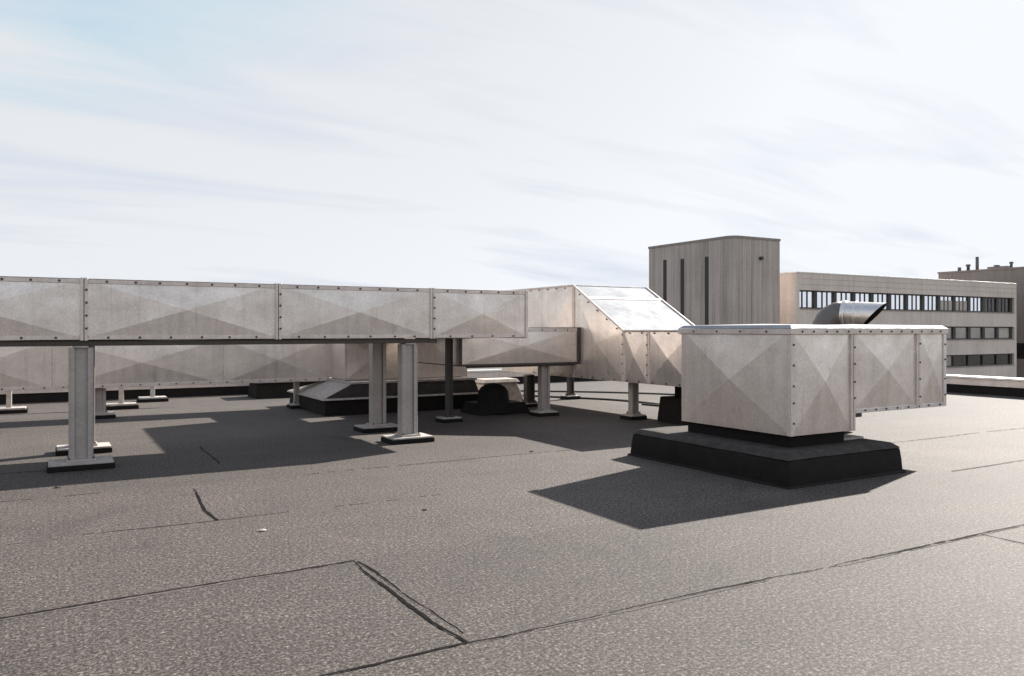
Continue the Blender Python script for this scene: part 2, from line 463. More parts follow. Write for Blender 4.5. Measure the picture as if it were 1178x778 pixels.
column(4.42, 10.58, 1.415, .235, .18, 'tall front steel column on a sunlit pad in the middle of the raised duct')
column(4.49, 11.98, 1.415, .225, .18, 'rear steel column just left of the sunlit middle front column', (.62, .44))
column(6.0, 12.5, 1.49, .11, .10, 'thin dark steel post standing in shade left of the lower duct', (.36, .3), .01, 'shaded_steel')
column(7.98, 12.52, .955, .18, .15, 'front steel leg under the right part of the lower duct', (.42, .34), .012)
column(8.66, 14.16, .675, .19, .15, 'dark back leg standing between the lower duct and the sloped duct', (.42, .34), .012, 'shaded_steel')
column(9.05, 11.2, .675, .15, .12, 'short steel leg under the sloped duct beside the black box', (.34, .3), .01)
column(10.42, 15.2, .675, .13, .12, 'farthest dark short leg under the sloped duct', (.34, .3), .01, 'shaded_steel')
column(.74, 16.25, .555, .22, .16, 'short steel leg under the low rear duct beside the left tall column', (.5, .4), .012)
column(-3.6, 16.25, .555, .22, .16, 'short leg under the low rear duct beyond the left edge', (.5, .4), .012)
column(4.35, 16.3, .555, .1, .1, 'pale short leg at the right end of the low rear duct', (.3, .3), .01)

# ------------------------------------------------------------------ lower connecting duct
t = thing('ventilation_duct', 'lower short galvanised duct running into the side of the sloped duct', 'duct', (6.1, 12.35, .97))
A0, A1, B0, B1, C0, C1 = 6.12, 8.685, 12.35, 14.25, .985, 1.625
flat_prism_faces(A0, A1, B0, B1, C0, C1, .03, 'r').build('duct_panel', M['galv'], t)
m = MB()
m.box((A0 + .02, B0 - .016, C1 - .05), (A1 - .06, B0 - .001, C1 + .012), .003, 1); m.build('edge_angle', M['galv2'], t)
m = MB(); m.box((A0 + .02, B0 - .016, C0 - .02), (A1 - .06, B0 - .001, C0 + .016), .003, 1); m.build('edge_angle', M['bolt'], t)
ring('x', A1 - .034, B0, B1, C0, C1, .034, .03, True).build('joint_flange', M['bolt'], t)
ring('x', A0 + .03, B0, B1, C0, C1, .05, .02, False).build('end_flange', M['bolt'], t)
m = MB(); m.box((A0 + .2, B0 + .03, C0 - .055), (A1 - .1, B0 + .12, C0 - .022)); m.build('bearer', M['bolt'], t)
bolts(t, [(x, B0 - .016, C1 - .02) for x in jit(A0 + .1, A1 - .15, .3)] + [(A1 - .05, B0 - .03, C0 + .1 + .14 * k) for k in range(4)], (0, -1, 0))

# ------------------------------------------------------------------ sloped trunk duct
t = thing('sloped_duct', 'galvanised duct with a sunlit bright sloped top beside the tall concrete tower', 'duct', (8.7, 9.3, .69))
U0, U1 = 8.70, 10.50; ZB, ZL, ZH = .69, 1.585, 2.46
vs = [9.3, 10.37, 11.03, 12.58, 14.1, 15.4]
zt = [ZL, ZL, ZL, ZH, ZH, ZH]
for k in range(5):
    a, b, za, zb = vs[k], vs[k + 1], zt[k], zt[k + 1]
    m = MB()
    m.cross((U0, b, ZB), (U0, a, ZB), (U0, a, za), (U0, b, zb), .05)
    m.cross((U1, a, ZB), (U1, b, ZB), (U1, b, zb), (U1, a, za), .02)
    m.cross((U0, b, ZB), (U1, b, ZB), (U1, a, ZB), (U0, a, ZB), .0)
    if k != 2: m.cross((U0, a, za), (U1, a, za), (U1, b, zb), (U0, b, zb), .012)
    if k == 0: m.poly(((U0, a, ZB), (U1, a, ZB), (U1, a, za), (U0, a, za)))
    if k == 4: m.poly(((U1, b, ZB), (U0, b, ZB), (U0, b, zb), (U1, b, zb)))
    m.build('duct_panel', M['galv'], t)
# the sloped top in two sheets with a standing lap between them
def slope(v): return ZL + (ZH - ZL) * (v - vs[2]) / (vs[3] - vs[2])
for a, b in ((vs[2], 12.12), (12.12, vs[3])):
    m = MB(); m.cross((U0, a, slope(a)), (U1, a, slope(a)), (U1, b, slope(b)), (U0, b, slope(b)), .012); m.build('sloped_sheet', M['bright'], t)
m = MB(); a = 12.12
m.poly(((U0, a - .03, slope(a - .03) + .012), (U1, a - .03, slope(a - .03) + .012), (U1, a + .03, slope(a + .03) + .016), (U0, a + .03, slope(a + .03) + .016)))
m.poly(((U0, a - .03, slope(a - .03) + .012), (U1, a - .03, slope(a - .03) + .012), (U1, a - .03, slope(a - .03)), (U0, a - .03, slope(a - .03))))
m.build('lap_strip', M['galv2'], t)
for U, s in ((U0, -1), (U1, 1)):                                   # rims of the sloped sheet
    m = MB(); q = [(vs[2], ZL), (vs[3], ZH), (vs[5], ZH)]
    m.tube([(U + s * .006, v, z + .004) for v, z in [(vs[0], ZL)] + q], .021, 6, True, False); m.build('edge_angle', M['galv2'], t)
m = MB(); m.tube([(U0, vs[2], ZL + .006), (U1, vs[2], ZL + .006)], .016, 6, True, False); m.build('lower_rim', M['coping'], t)
m = MB(); m.tube([(U0, vs[3], ZH + .006), (U1, vs[3], ZH + .006)], .012, 6, True, False); m.build('upper_rim', M['coping'], t)
for v, z in ((vs[1], ZL), (vs[2], ZL), (vs[3], ZH)):
    m = MB()
    for s in (-1, 1):
        m.box((U0 - .02, v + s * .022 - .016, ZB), (U0 + .002, v + s * .022 + .016, z - .02), .003, 1)
    m.build('flange', M['galv2'], t)
bolts(t, [(U0 - .014, v, ZL - .035) for v in jit(9.4, 11.0, .3)] + [(U0 - .014, v, ZB + .03) for v in jit(9.4, 14.2, .34)] +
      [(U0 - .02, v, ZB + .15 + .17 * k) for v in (vs[1] + .02, vs[2] + .02) for k in range(5)] + [(U0 - .014, v, slope(v) - .06) for v in jit(11.1, 12.5, .3)] +
      [(U0 - .014, v, ZH - .035) for v in jit(12.7, 14.3, .3)], (-1, 0, 0))

# black curb the trunk stands on, behind the near unit
m = MB(); m.frustum((9.18, 10.3, 9.35, 10.72), (9.22, 10.26, 9.39, 10.68), 0, .44, .02)
m.box((9.4, 9.5, .44), (10.1, 10.5, .675)); 
tag(m.build('roof_curb', M['bitumen']), 'small black curb under the sloped duct just behind the big square unit', 'curb')

# ------------------------------------------------------------------ low rear duct
t = thing('ventilation_duct', 'long low galvanised duct behind the raised duct at the left', 'duct', (-4.4, 16, .57))
V0, V1, Z0, Z1 = 16.0, 16.6, .575, 1.43
su = [-11, -8.8, -6.6, -4.4, -2.2, 0.0, 2.85, 4.95]
for a, b in zip(su[:-1], su[1:]):
    flat_prism_faces(a, b, V0, V1, Z0, Z1, .035, '').build('duct_panel', M['galv'], t)
for c in su[1:-1]:
    ring('x', c, V0, V1, Z0, Z1, .04, .018).build('flange', M['galv'], t)
for a, b in zip(su[:-1], su[1:]):
    m = MB(); m.box((a + .05, V0 - .014, Z0 - .012), (b - .05, V0 - .001, Z0 + .05), .003, 1); m.build('edge_angle', M['galv2'], t)
bolts(t, [(x, V0 - .014, Z0 + .02) for x in jit(-2.1, 4.9, .3)], (0, -1, 0))
ring('x', 4.88, V0, V1, Z0, Z1, .06, .02, False).build('end_flange', M['galv2'], t)

# ------------------------------------------------------------------ plenum on its hipped curb
t = thing('plenum_box', 'shaded square plenum box on a black curb with pale hipped flashing behind the columns', 'plenum', (6.1, 15.5, 0))
m = MB(); m.frustum((4.38, 7.66, 14.45, 17.0), (4.40, 7.64, 14.47, 16.98), 0, .285, .015); m.build('curb', M['bitumen'], t)
m = MB(); m.frustum((4.34, 7.70, 14.41, 17.04), (4.36, 7.68, 14.43, 17.02), .287, .32, .006); m.build('curb_cap', M['palefelt'], t)
m = MB(); m.frustum((4.40, 7.64, 14.47, 16.98), (4.93, 7.58, 14.56, 16.1), .322, .56, .0); m.build('hipped_curb', M['greyfelt'], t)  # darker than its flashing: the front's shade is put into the felt colour
m = MB(); m.poly(((4.395, 16.985, .328), (4.395, 14.462, .328), (4.926, 14.552, .566), (4.926, 16.108, .566)))
m.poly(((4.395, 14.462, .328), (4.395, 16.985, .328), (4.395, 16.985, .321), (4.395, 14.462, .321))); m.build('hipped_flashing', M['palefelt'], t)
m = MB(); m.box((4.91, 14.54, .567), (7.62, 16.12, .612), .006); m.build('base_rim', M['plate'], t)
m = flat_prism_faces(4.96, 6.1, 15.0, 16.0, .622, 1.49, .03, 'rd'); m.build('side_panel', M['galv'], t)
m = flat_prism_faces(6.1, 7.6, 15.0, 16.0, .622, 1.49, .03, 'ld'); m.build('side_panel', M['galv'], t)
ring('x', 6.1, 15.0, 16.0, .64, 1.47, .03, .018).build('flange', M['galv2'], t)
m = MB()
for x, y in ((4.96, 15.0), (7.6, 15.0), (4.96, 16.0), (7.6, 16.0)): m.box((x - .02, y - .02, .622), (x + .02, y + .02, 1.495), .003, 1)
m.build('corner_angle', M['galv2'], t)

# round black hood in the shade and a pale small vent behind it
t = thing('roof_vent', 'round black vent hood in the shade under the lower duct', 'vent', (7.35, 12.95, 0))
m = MB(); prof = [(0, .36), (.05, .37), (.09, .33), (.34, .30), (.42, .29), (.50, .24), (.555, .15), (.58, .03)]
m.tube([(7.35, 13.35, z) for z, r in prof], [r for z, r in prof], 24); m.build('hood', M['bitumen'], t)
m = MB(); m.frustum((6.9, 8.0, 13.02, 13.9), (6.98, 7.92, 13.1, 13.82), 0, .21, .02); m.build('curb', M['bitumen'], t)
t = thing('roof_vent', 'small pale felt covered upstand in sun behind the round black hood', 'vent', (8.6, 15.6, 0))
m = MB(); m.frustum((8.15, 9.3, 15.4, 16.1), (8.3, 9.15, 15.5, 16.0), 0, .42, .02); m.build('upstand', M['palefelt'], t)
m = MB(); m.frustum((8.24, 9.21, 15.45, 16.05), (8.3, 9.15, 15.5, 16.0), .422, .50, .01); m.build('cap', M['palefelt'], t)

# ------------------------------------------------------------------ big square unit (near right)
t = thing('fan_unit', 'big square galvanised unit on a black curb with a side duct', 'ventilation unit', (7.4, 6.7, 0))
X0, X1, XE, Y0, Y1, YE = 6.80, 7.80, 9.58, 5.78, 7.47, 7.05
ZU, ZE, ZT = .468, .665, 1.605
# curb of bitumen felt with a sloping shoulder
m = MB()
m.frustum((6.40, 8.29, 5.47, 8.0), (6.43, 8.27, 5.50, 7.98), 0, .275, .03)
wrap(m.build('curb', M['bitumen'], t), .016)
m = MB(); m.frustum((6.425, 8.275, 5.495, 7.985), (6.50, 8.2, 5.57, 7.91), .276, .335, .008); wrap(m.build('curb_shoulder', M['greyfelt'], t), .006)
m = MB(); m.frustum((6.375, 8.31, 5.445, 8.02), (6.39, 8.295, 5.46, 8.005), .0, .025, .006); wrap(m.build('felt_skirt', M['bitumen'], t), .014)
m = MB(); m.box((6.86, 5.85, .336), (7.76, 7.42, ZU - .002)); m.build('neck', M['rubber'], t)
m = MB(); m.box((7.78, 5.9, .338), (8.18, 6.3, .362), .005); m.build('splash_plate', M['palefelt'], t)
m = MB(); m.box((7.86, 5.85, .60), (8.08, 6.6, .655), .004, 1); m.build('bracket', M['bolt'], t)
# body
m = MB(); e = .045
m.cross((X0, Y1, ZU), (X0, Y0, ZU), (X0, Y0, ZT), (X0, Y1, ZT), e)
m.build('side_panel', M['galv'], t)
m = MB(); m.cross((X0, Y0, ZU), (X1, Y0, ZU), (X1, Y0, ZT), (X0, Y0, ZT), e); m.build('side_panel', M['galv'], t)
m = MB(); m.cross((X1, Y1, ZU), (X0, Y1, ZU), (X0, Y1, ZT), (X1, Y1, ZT), e); m.build('side_panel', M['galv'], t)
m = MB(); m.poly(((X0, Y1, ZU), (X1, Y1, ZU), (X1, Y0, ZU), (X0, Y0, ZU)))
m.poly(((X1, Y0, ZU), (X1, Y1, ZU), (X1, Y1, ZT), (X1, YE, ZT), (X1, YE, ZE), (X1, Y0, ZE))); m.build('bottom_panel', M['galv'], t)
for a, b in ((X1, 9.02), (9.02, XE)):
    m = MB(); m.cross((a, Y0, ZE), (b, Y0, ZE), (b, Y0, ZT), (a, Y0, ZT), .035)
    m.cross((b, YE, ZE), (a, YE, ZE), (a, YE, ZT), (b, YE, ZT), .03); m.poly(((a, YE, ZE), (b, YE, ZE), (b, Y0, ZE), (a, Y0, ZE)))
    if b == XE: m.cross((b, Y0, ZE), (b, YE, ZE), (b, YE, ZT), (b, Y0, ZT), .03)
    m.build('duct_panel', M['galv'], t)
# lids with a sloping drip edge
ZL2 = ZT + .052
m = MB(); m.cross((X0 + .018, Y0 + .018, ZL2), (X1, Y0 + .018, ZL2), (X1, Y1 - .018, ZL2), (X0 + .018, Y1 - .018, ZL2), .018)
m.poly(((X0 - .032, Y0 - .032, ZT + .014), (X1, Y0 - .032, ZT + .014), (X1, Y0 + .018, ZL2), (X0 + .018, Y0 + .018, ZL2)))
m.poly(((X0 - .032, Y1 + .03, ZT + .014), (X0 - .032, Y0 - .032, ZT + .014), (X0 + .018, Y0 + .018, ZL2), (X0 + .018, Y1 - .018, ZL2)))
m.poly(((X1, Y1 + .03, ZT + .014), (X0 - .032, Y1 + .03, ZT + .014), (X0 + .018, Y1 - .018, ZL2), (X1, Y1 - .018, ZL2)))
m.poly(((X1, YE + .03, ZT), (X1, Y1 + .03, ZT), (X1, Y1 - .018, ZL2), (X1, YE - .018, ZL2)))
m.build('lid', M['bright'], t)
m = MB(); m.cross((X1, Y0 + .018, ZL2), (XE - .018, Y0 + .018, ZL2), (XE - .018, YE - .018, ZL2), (X1, YE - .018, ZL2), .016)
m.poly(((X1, Y0 - .032, ZT + .014), (XE + .032, Y0 - .032, ZT + .014), (XE - .018, Y0 + .018, ZL2), (X1, Y0 + .018, ZL2)))
m.poly(((XE + .032, Y0 - .032, ZT + .014), (XE + .032, YE + .03, ZT + .014), (XE - .018, YE - .018, ZL2), (XE - .018, Y0 + .018, ZL2)))
m.poly(((XE + .032, YE + .03, ZT + .014), (X1, YE + .03, ZT + .014), (X1, YE - .018, ZL2), (XE - .018, YE - .018, ZL2)))
m.build('lid', M['bright'], t)
m = MB()
m.box((X0 - .032, Y0 - .032, ZT - .05), (XE + .032, Y0 - .006, ZT + .012), .004, 1)
m.box((X0 - .032, Y0 - .006, ZT - .05), (X0 - .006, Y1 + .03, ZT + .012), .004, 1)
m.build('lid_rim', M['galv2'], t)
m = MB(); m.box((X0 - .022, Y0 - .022, ZU), (X0 + .035, Y0 - .002, ZT - .052), .003, 1); m.box((X0 - .022, Y0 - .002, ZU), (X0 - .002, Y0 + .035, ZT - .052), .003, 1); m.build('corner_angle', M['galv2'], t)
for c in (X1, 9.02):
    m = MB()
    for s in (-1, 1): m.box((c + s * .021 - .017, Y0 - .024, (ZE if c > 8 else ZU) ), (c + s * .021 + .017, Y0 + .002, ZT - .052), .003, 1)
    m.build('flange', M['galv2'], t)
    m = MB(); m.box((c - .0038, Y0 - .02, ZE), (c + .0038, Y0 - .001, ZT - .052)); m.build('joint_seal', M['gap'], t)
m = MB(); m.box((XE - .05, Y0 - .02, ZE), (XE + .01, Y0 + .002, ZT - .052), .003, 1); m.box((X1 + .05, Y0 - .016, ZE - .006), (XE, Y0 - .001, ZE + .04), .003, 1); m.build('end_flange', M['coping'], t)
bolts(t, [(x, Y0 - .032, ZT - .02) for x in jit(X0 + .05, XE - .02, .2)] + [(x, Y0 - .016, ZE + .02) for x in jit(X1 + .1, XE - .03, .2)] +
      [(X1 + .022, Y0 - .024, z) for z in jit(ZE + .05, ZT - .08, .18)] + [(9.02 + .02, Y0 - .024, z) for z in jit(ZE + .05, ZT - .08, .18)] +
      [(XE - .02, Y0 - .02, z) for z in jit(ZE + .05, ZT - .08, .18)] + [(X0 + .02, Y0 - .022, z) for z in jit(ZU + .05, ZT - .08, .2)], (0, -1, 0), .0095, .009)
bolts(t, [(X0 - .032, v, ZT - .02) for v in jit(Y0 + .1, Y1 - .05, .36)], (-1, 0, 0), .0095, .009)

# ------------------------------------------------------------------ gooseneck pipe behind it
base = Vector((10.6, 8.35, 0)); ax = Vector((.37, -.93, -.06)).normalized()
t = thing('gooseneck_vent', 'shiny round gooseneck vent pipe rising behind the square unit', 'vent pipe', base)
rp = .195; rb = .30; zc = 1.875
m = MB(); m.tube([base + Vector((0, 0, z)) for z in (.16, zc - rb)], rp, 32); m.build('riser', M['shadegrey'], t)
m = MB(); m.tube([base + Vector((0, 0, z)) for z in (0, .05, .16, .2)], [.42, .3, .22, .21], 24); m.build('base_flange', M['bitumen'], t)
pts = []
for k in range(6):
    a = math.pi / 2 * k / 5
    pts.append(base + ax * (rb - rb * math.cos(a)) + Vector((0, 0, zc - rb + rb * math.sin(a))))
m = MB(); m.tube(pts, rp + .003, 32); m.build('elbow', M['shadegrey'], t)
e0 = pts[-1]
m = MB(); m.tube([e0 - ax * .02, e0 + ax * .05], rp + .014, 32); m.build('collar', M['pipe'], t)
def mitre(r, x_of_top, slope_, name, mt, inner=False, n_=40):
    m = MB(); sd = Vector((-ax.y, ax.x, 0)); A = []; B = []
    for k in range(n_):
        a = 2 * math.pi * k / n_; h = r * math.sin(a)
        off = sd * r * math.cos(a) + Vector((0, 0, h))
        A.append(e0 + ax * .051 + off); B.append(e0 + ax * (x_of_top + (h - rp) * slope_) + off)
    for k in range(n_):
        q = (A[k], A[(k + 1) % n_], B[(k + 1) % n_], B[k])
        m.poly(q[::-1] if inner else q, True)
    return m, A, B
m, A, B = mitre(rp, .62, .9, '', None); m.build('outlet_pipe', M['pipe'], t)
m2, A2, B2 = mitre(rp - .02, .615, .9, '', None, True)
m2.poly(A2); m2.build('inner_lining', M['rubber'], t)
m = MB()
for k in range(len(B)):
    j = (k + 1) % len(B); m.poly((B[k], B[j], B2[j], B2[k]))
m.build('opening_rim', M['rubber'], t)
m = MB(); m.tube([e0 + ax * .16, e0 + ax * .19], rp + .008, 32); m.build('seam_band', M['pipe'], t)

# ------------------------------------------------------------------ small supports, cables, stones
def stand(x, y, h, label, pad=(.62, .42)):
    t = thing('pipe_stand', label, 'pipe stand', (x, y, 0), 'small pipe stands behind the low rear duct')
    m = MB(); m.box((x - pad[0] / 2, y - pad[1] / 2, 0), (x + pad[0] / 2, y + pad[1] / 2, .07), .01); m.build('rubber_pad', M['rubber'], t)
    m = MB(); m.box((x - pad[0] / 2 + .03, y - pad[1] / 2 + .03, .07), (x + pad[0] / 2 - .03, y + pad[1] / 2 - .03, .105), .006); m.build('slab', M['plate'], t)
    m = MB(); m.box((x - .045, y - .04, .105), (x + .045, y + .04, h), .004, 1); m.box((x - .12, y - .04, h), (x + .12, y + .04, h + .03), .004, 1); m.build('post', M['plate'], t)
stand(-.72, 18.1, .60, 'small pale stand with a slab foot at the left edge behind the low duct')
stand(1.22, 17.96, .62, 'small stand with a slab foot right of the left tall column')
stand(1.95, 19.4, .62, 'farthest small stand with a slab foot beyond the low rear duct')
stand(-3.0, 18.1, .60, 'small slab footed stand beyond the left edge of the picture')
m = MB(); m.tube([(-9, 18.05, .69), (3.0, 18.05, .69)], .055, 12)
tag(m.build('conduit_pipe', M['shadegrey']), 'slim grey pipe carried on small stands behind the low rear duct', 'pipe')
t = thing('roof_hatch', 'low black box by the back parapet seen under the low rear duct', 'hatch', (5.2, 19.2, 0))
m = MB(); m.frustum((4.1, 5.9, 18.9, 19.8), (4.14, 5.86, 18.94, 19.76), 0, .36, .015); m.build('curb', M['bitumen'], t)
m = MB(); m.frustum((4.06, 5.94, 18.86, 19.84), (4.1, 5.9, 18.9, 19.8), .362, .42, .01); m.build('lid', M['shadegrey'], t)

def cable(pts, r, label):
    # smooth curve through the points
    P = [Vector(p) for p in pts]; out = []
    for i in range(len(P) - 1):
        p0, p1, p2, p3 = P[max(i - 1, 0)], P[i], P[i + 1], P[min(i + 2, len(P) - 1)]
        for k in range(8):
            s = k / 8
            out.append(.5 * ((2 * p1) + (p2 - p0) * s + (2 * p0 - 5 * p1 + 4 * p2 - p3) * s * s + (3 * p1 - p0 - 3 * p2 + p3) * s ** 3))
    out.append(P[-1])
    m = MB(); m.tube(out, r, 8); return tag(m.build('cable', M['cable']), label, 'cable')
cable([(9.4, 17.0, .02), (9.9, 16.3, .02), (10.4, 15.5, .02), (11.0, 14.4, .022), (11.2, 13.4, .02), (11.15, 12.6, .02), (10.9, 11.6, .02), (10.2, 10.85, .02)], .022, 'dark cable curving along the sunlit roof under the sloped duct')
cable([(10.9, 13.2, .02), (11.0, 12.6, .05), (10.9, 11.9, .32), (10.7, 11.2, .55), (10.6, 10.8, .70)], .02, 'dark cable rising from the roof to the sloped duct above the black curb')
cable([(9.0, 19.0, .02), (10.4, 17.8, .02), (12.2, 16.2, .02), (13.4, 14.5, .02), (14.2, 12.5, .02)], .02, 'thin dark cable lying far back on the sunlit roof')

def stone(x, y, r, mt, label):
    m = bmesh.new(); bmesh.ops.create_icosphere(m, subdivisions=2, radius=r)
    rnd = random.Random(int(x * 100))
    for v_ in m.verts:
        v_.co *= rnd.uniform(.8, 1.15); v_.co.z *= .45; v_.co.x *= 1.3
    q = MB(); q.bm(m, Matrix.Translation((x, y, r * .3))); return tag(q.build('pebble', mt), label, 'pebble', 'loose pebbles on the roof')
stone(1.45, 6.44, .022, M['stone'], 'pale pebble on the open roof in front of the raised duct')
stone(2.87, 6.46, .02, M['darkstone'], 'dark pebble on the sunlit roof left of the square unit shadow')
stone(5.45, 8.85, .022, M['darkstone'], 'dark pebble on the sunlit roof before the sloped duct')
stone(.05, 9.25, .024, M['darkstone'], 'dark pebble in the duct shadow near the left edge')

# ------------------------------------------------------------------ concrete tower
t = thing('tower', 'tall ribbed concrete tower with three dark vertical slots', 'building', (53, 54, -9))
tx0, tx1, ty0, ty1, tz = 50.4, 56.2, 49.0, 60.0, 9.75
c = .85
out = []
for k in range(5):                                                  # rounded near corner
    a = math.pi + math.pi / 2 * k / 4
    out.append((tx0 + c + c * math.cos(a), ty0 + c + c * math.sin(a)))
loop = out + [(tx1, ty0), (tx1, ty1), (tx0, ty1)]
# vertical ribs: walk the outline and push the board marks in and out
def ribbed(loop, z0, z1, step, depth, name, mt, parent):
    m = MB(); pts = []
    for i in range(len(loop)):
        a = Vector((*loop[i], 0)); b = Vector((*loop[(i + 1) % len(loop)], 0)); L = (b - a).length
        nn = max(1, int(round(L / step))); d_ = (b - a) / nn; nm = Vector((d_.y, -d_.x, 0)).normalized()
        for k in range(nn):
            dep = depth * random.uniform(.5, 1.3)
            p = a + d_ * k
            pts += [p, p + d_ * .78, p + d_ * .84 - nm * dep, p + d_ * .96 - nm * dep]
    for i in range(len(pts)):
        a = pts[i]; b = pts[(i + 1) % len(pts)]
        m.poly(((a.x, a.y, z0), (b.x, b.y, z0), (b.x, b.y, z1), (a.x, a.y, z1)))
    m.poly([(p.x, p.y, z1) for p in pts])
    return m.build(name, mt, parent)
ribbed(loop, -9, tz - .2, .30, .022, 'wall', M['concrete'], t)
m = MB()
big = []
for k in range(5):
    a = math.pi + math.pi / 2 * k / 4
    big.append((tx0 + c + (c + .06) * math.cos(a), ty0 + c + (c + .06) * math.sin(a)))
big += [(tx1 + .06, ty0 - .06), (tx1 + .06, ty1 + .06), (tx0 - .06, ty1 + .06)]
n_ = len(big)
for k in range(n_):
    a, b = big[k], big[(k + 1) % n_]; m.poly(((*a, tz - .2), (*b, tz - .2), (*b, tz), (*a, tz)))
m.poly([(*p, tz) for p in big]); m.poly([(*p, tz - .2) for p in big][::-1]); m.build('roof_band', M['dark_concrete'], t)
for y, top in ((57.66, 8.3), (55.26, 8.2), (52.11, 8.15)):
    m = MB(); m.box((tx0 - .02, y - .23, -6), (tx0 + .1, y + .23, top)); f = m.build('window', M['bronze'], t)
    m = MB(); m.box((tx0 - .032, y - .15, -5.9), (tx0 - .021, y + .15, top - .1)); m.build('pane', M['slot'], f)
m = MB(); m.tube([(53.7, 48.95, 7.9), (53.7, 48.7, 7.9)], .16, 12); m.build('wall_lamp', M['bronze'], t)

# ------------------------------------------------------------------ long office building
t = thing('office_building', 'long low office block with a ribbon of bright windows behind the square unit', 'building', (61.7, 52, -9))
ox0, ox1, oy0, oy1, oz = 61.7, 101.0, 52.0, 66.0, 7.15
rows = [(3.72, 5.5, 0), (.55, 2.02, 1), (-2.55, -1.2, 2), (-6.0, -4.7, 3)]
ww = MB()
zs = [-9] + [q for r in reversed(rows) for q in (r[0], r[1])] + [oz]
inset = .35
for k in range(len(zs) - 1):
    z0, z1 = zs[k], zs[k + 1]
    if k % 2 == 0:
        ww.box((ox0 + .6, oy0, z0), (ox1, oy1, z1))
    else:
        ww.box((ox0 + .6, oy0, z0), (ox0 + .7, oy0 + 1, z1)); ww.box((ox1 - .5, oy0, z0), (ox1, oy1, z1)); ww.box((ox0 + .7, oy0 + inset + .12, z0), (ox1 - .5, oy1, z1))
# rounded left end
pts = []
for k in range(7):
    a = math.pi + math.pi / 2 * k / 6
    pts.append((ox0 + .6 + .6 * math.cos(a), oy0 + .6 + .6 * math.sin(a)))
pts += [(ox0 + .598, oy1), (ox0, oy1)]
for k in range(len(pts)):
    a, b = pts[k], pts[(k + 1) % len(pts)]; ww.poly(((*a, -9), (*b, -9), (*b, oz - .03), (*a, oz - .03)), False)
ww.poly([(*p, oz - .03) for p in pts])
ww.build('wall', M['panel'], t)
m = MB(); m.box((ox0 + .3, oy0 - .05, oz), (ox1 + .05, oy1, oz + .12), .02); m.build('roof_edge', M['coping'], t)
m = MB()
for z in (6.05, 6.6): m.box((ox0 + .62, oy0 - .018, z), (ox1, oy0 - .002, z + .03))
m.build('fascia_groove', M['concrete'], t)
us = [62.3 + (100.5 - 62.3) * k / 13 for k in range(14)]
for (z0, z1, r_) in rows:
    for k in range(13):
        a, b = us[k], us[k + 1]
        kind = M['glass']
        if r_ == 0 and k >= 11: kind = M['dark_glass']
        if r_ == 1: kind = [M['dim_glass'], M['dim_glass'], M['blind'], M['dim_glass'], M['dim_glass']][k % 5]
        if r_ >= 2: kind = M['dark_glass'] if k != 8 else M['dim_glass']
        yy = oy0 + inset
        m = MB()
        m.box((b - .5, yy - .12, z0), (b, yy + .10, z1)); m.box((a, yy - .06, z1 - .14), (b - .5, yy + .10, z1)); m.box((a, yy - .06, z0), (b - .5, yy + .10, z0 + .12))
        if r_ == 0:
            w3 = (b - .5 - a)
            for q in (.36, .66): m.box((a + w3 * q - .07, yy - .03, z0 + .12), (a + w3 * q + .07, yy + .10, z1 - .14))
        f = m.build('window', M['bronze'] if r_ != 0 else M['bronze'], t)
        m = MB()
        if kind is M['glass'] and k in (8, 9, 10) and k != 10:
            zm = z1 - .55
            m.box((a, yy + .02, zm), (b - .5, yy + .05, z1 - .14)); m.build('pane', M['glass'], f)
            m = MB(); m.box((a, yy + .015, z0 + .12), (b - .5, yy + .05, zm)); m.build('blind', M['blind'], f)
        else:
            m.box((a, yy + .02, z0 + .12), (b - .5, yy + .05, z1 - .14)); m.build('pane', kind, f)
m = MB()
for z0, z1, r_ in rows[:3]:
    m.box((ox0 + .8, oy0 - .06, z0 - .1), (ox1 - .5, oy0 + .25, z0 - .002))
m.build('sill', M['dark_concrete'], t)

# ------------------------------------------------------------------ dark building at the right edge
t = thing('building', 'dark brown building with small roof pipes at the right edge', 'building', (105, 52, -9))
m = MB(); m.box((105, 51, -9), (122, 64.2, 9.35)); m.build('wall', M['dark_concrete'], t)
m = MB(); m.box((104.9, 50.9, 9.352), (122.1, 64.3, 9.55)); m.build('roof_edge', M['dark_concrete'], t)
for y, h, r in ((60.7, .85, .2), (57.0, .5, .25), (55.2, .8, .16)):
    m = MB(); m.tube([(106, y, 9.55), (106, y, 9.55 + h * .7), (106, y, 9.55 + h * .72), (106, y, 9.55 + h)], [r, r, r * 1.6, r * 1.4], 10); m.build('flue_pipe', M['shadegrey'], t)
m = MB(); m.tube([(106.2, 62.0, 9.55), (106.2, 62.0, 10.1)], .22, 10); m.build('flue_pipe', M['shadegrey'], t)
m = MB(); m.tube([(105.8, 59.4, 9.55), (105.8, 59.4, 11.3)], .2, 10); m.build('chimney_pipe', M['shadegrey'], t)
m = MB(); m.box((105.6, 55.6, 9.55), (107, 58.0, 9.85)); m.build('roof_box', M['dark_concrete'], t)
for y in (53, 57, 61):
    m = MB(); m.box((104.97, y, -2), (105.02, y + 1.5, 0)); f = m.build('window', M['bronze'], t)
    m = MB(); m.box((104.955, y + .1, -1.9), (104.969, y + 1.4, -.1)); m.build('pane', M['dark_glass'], f)

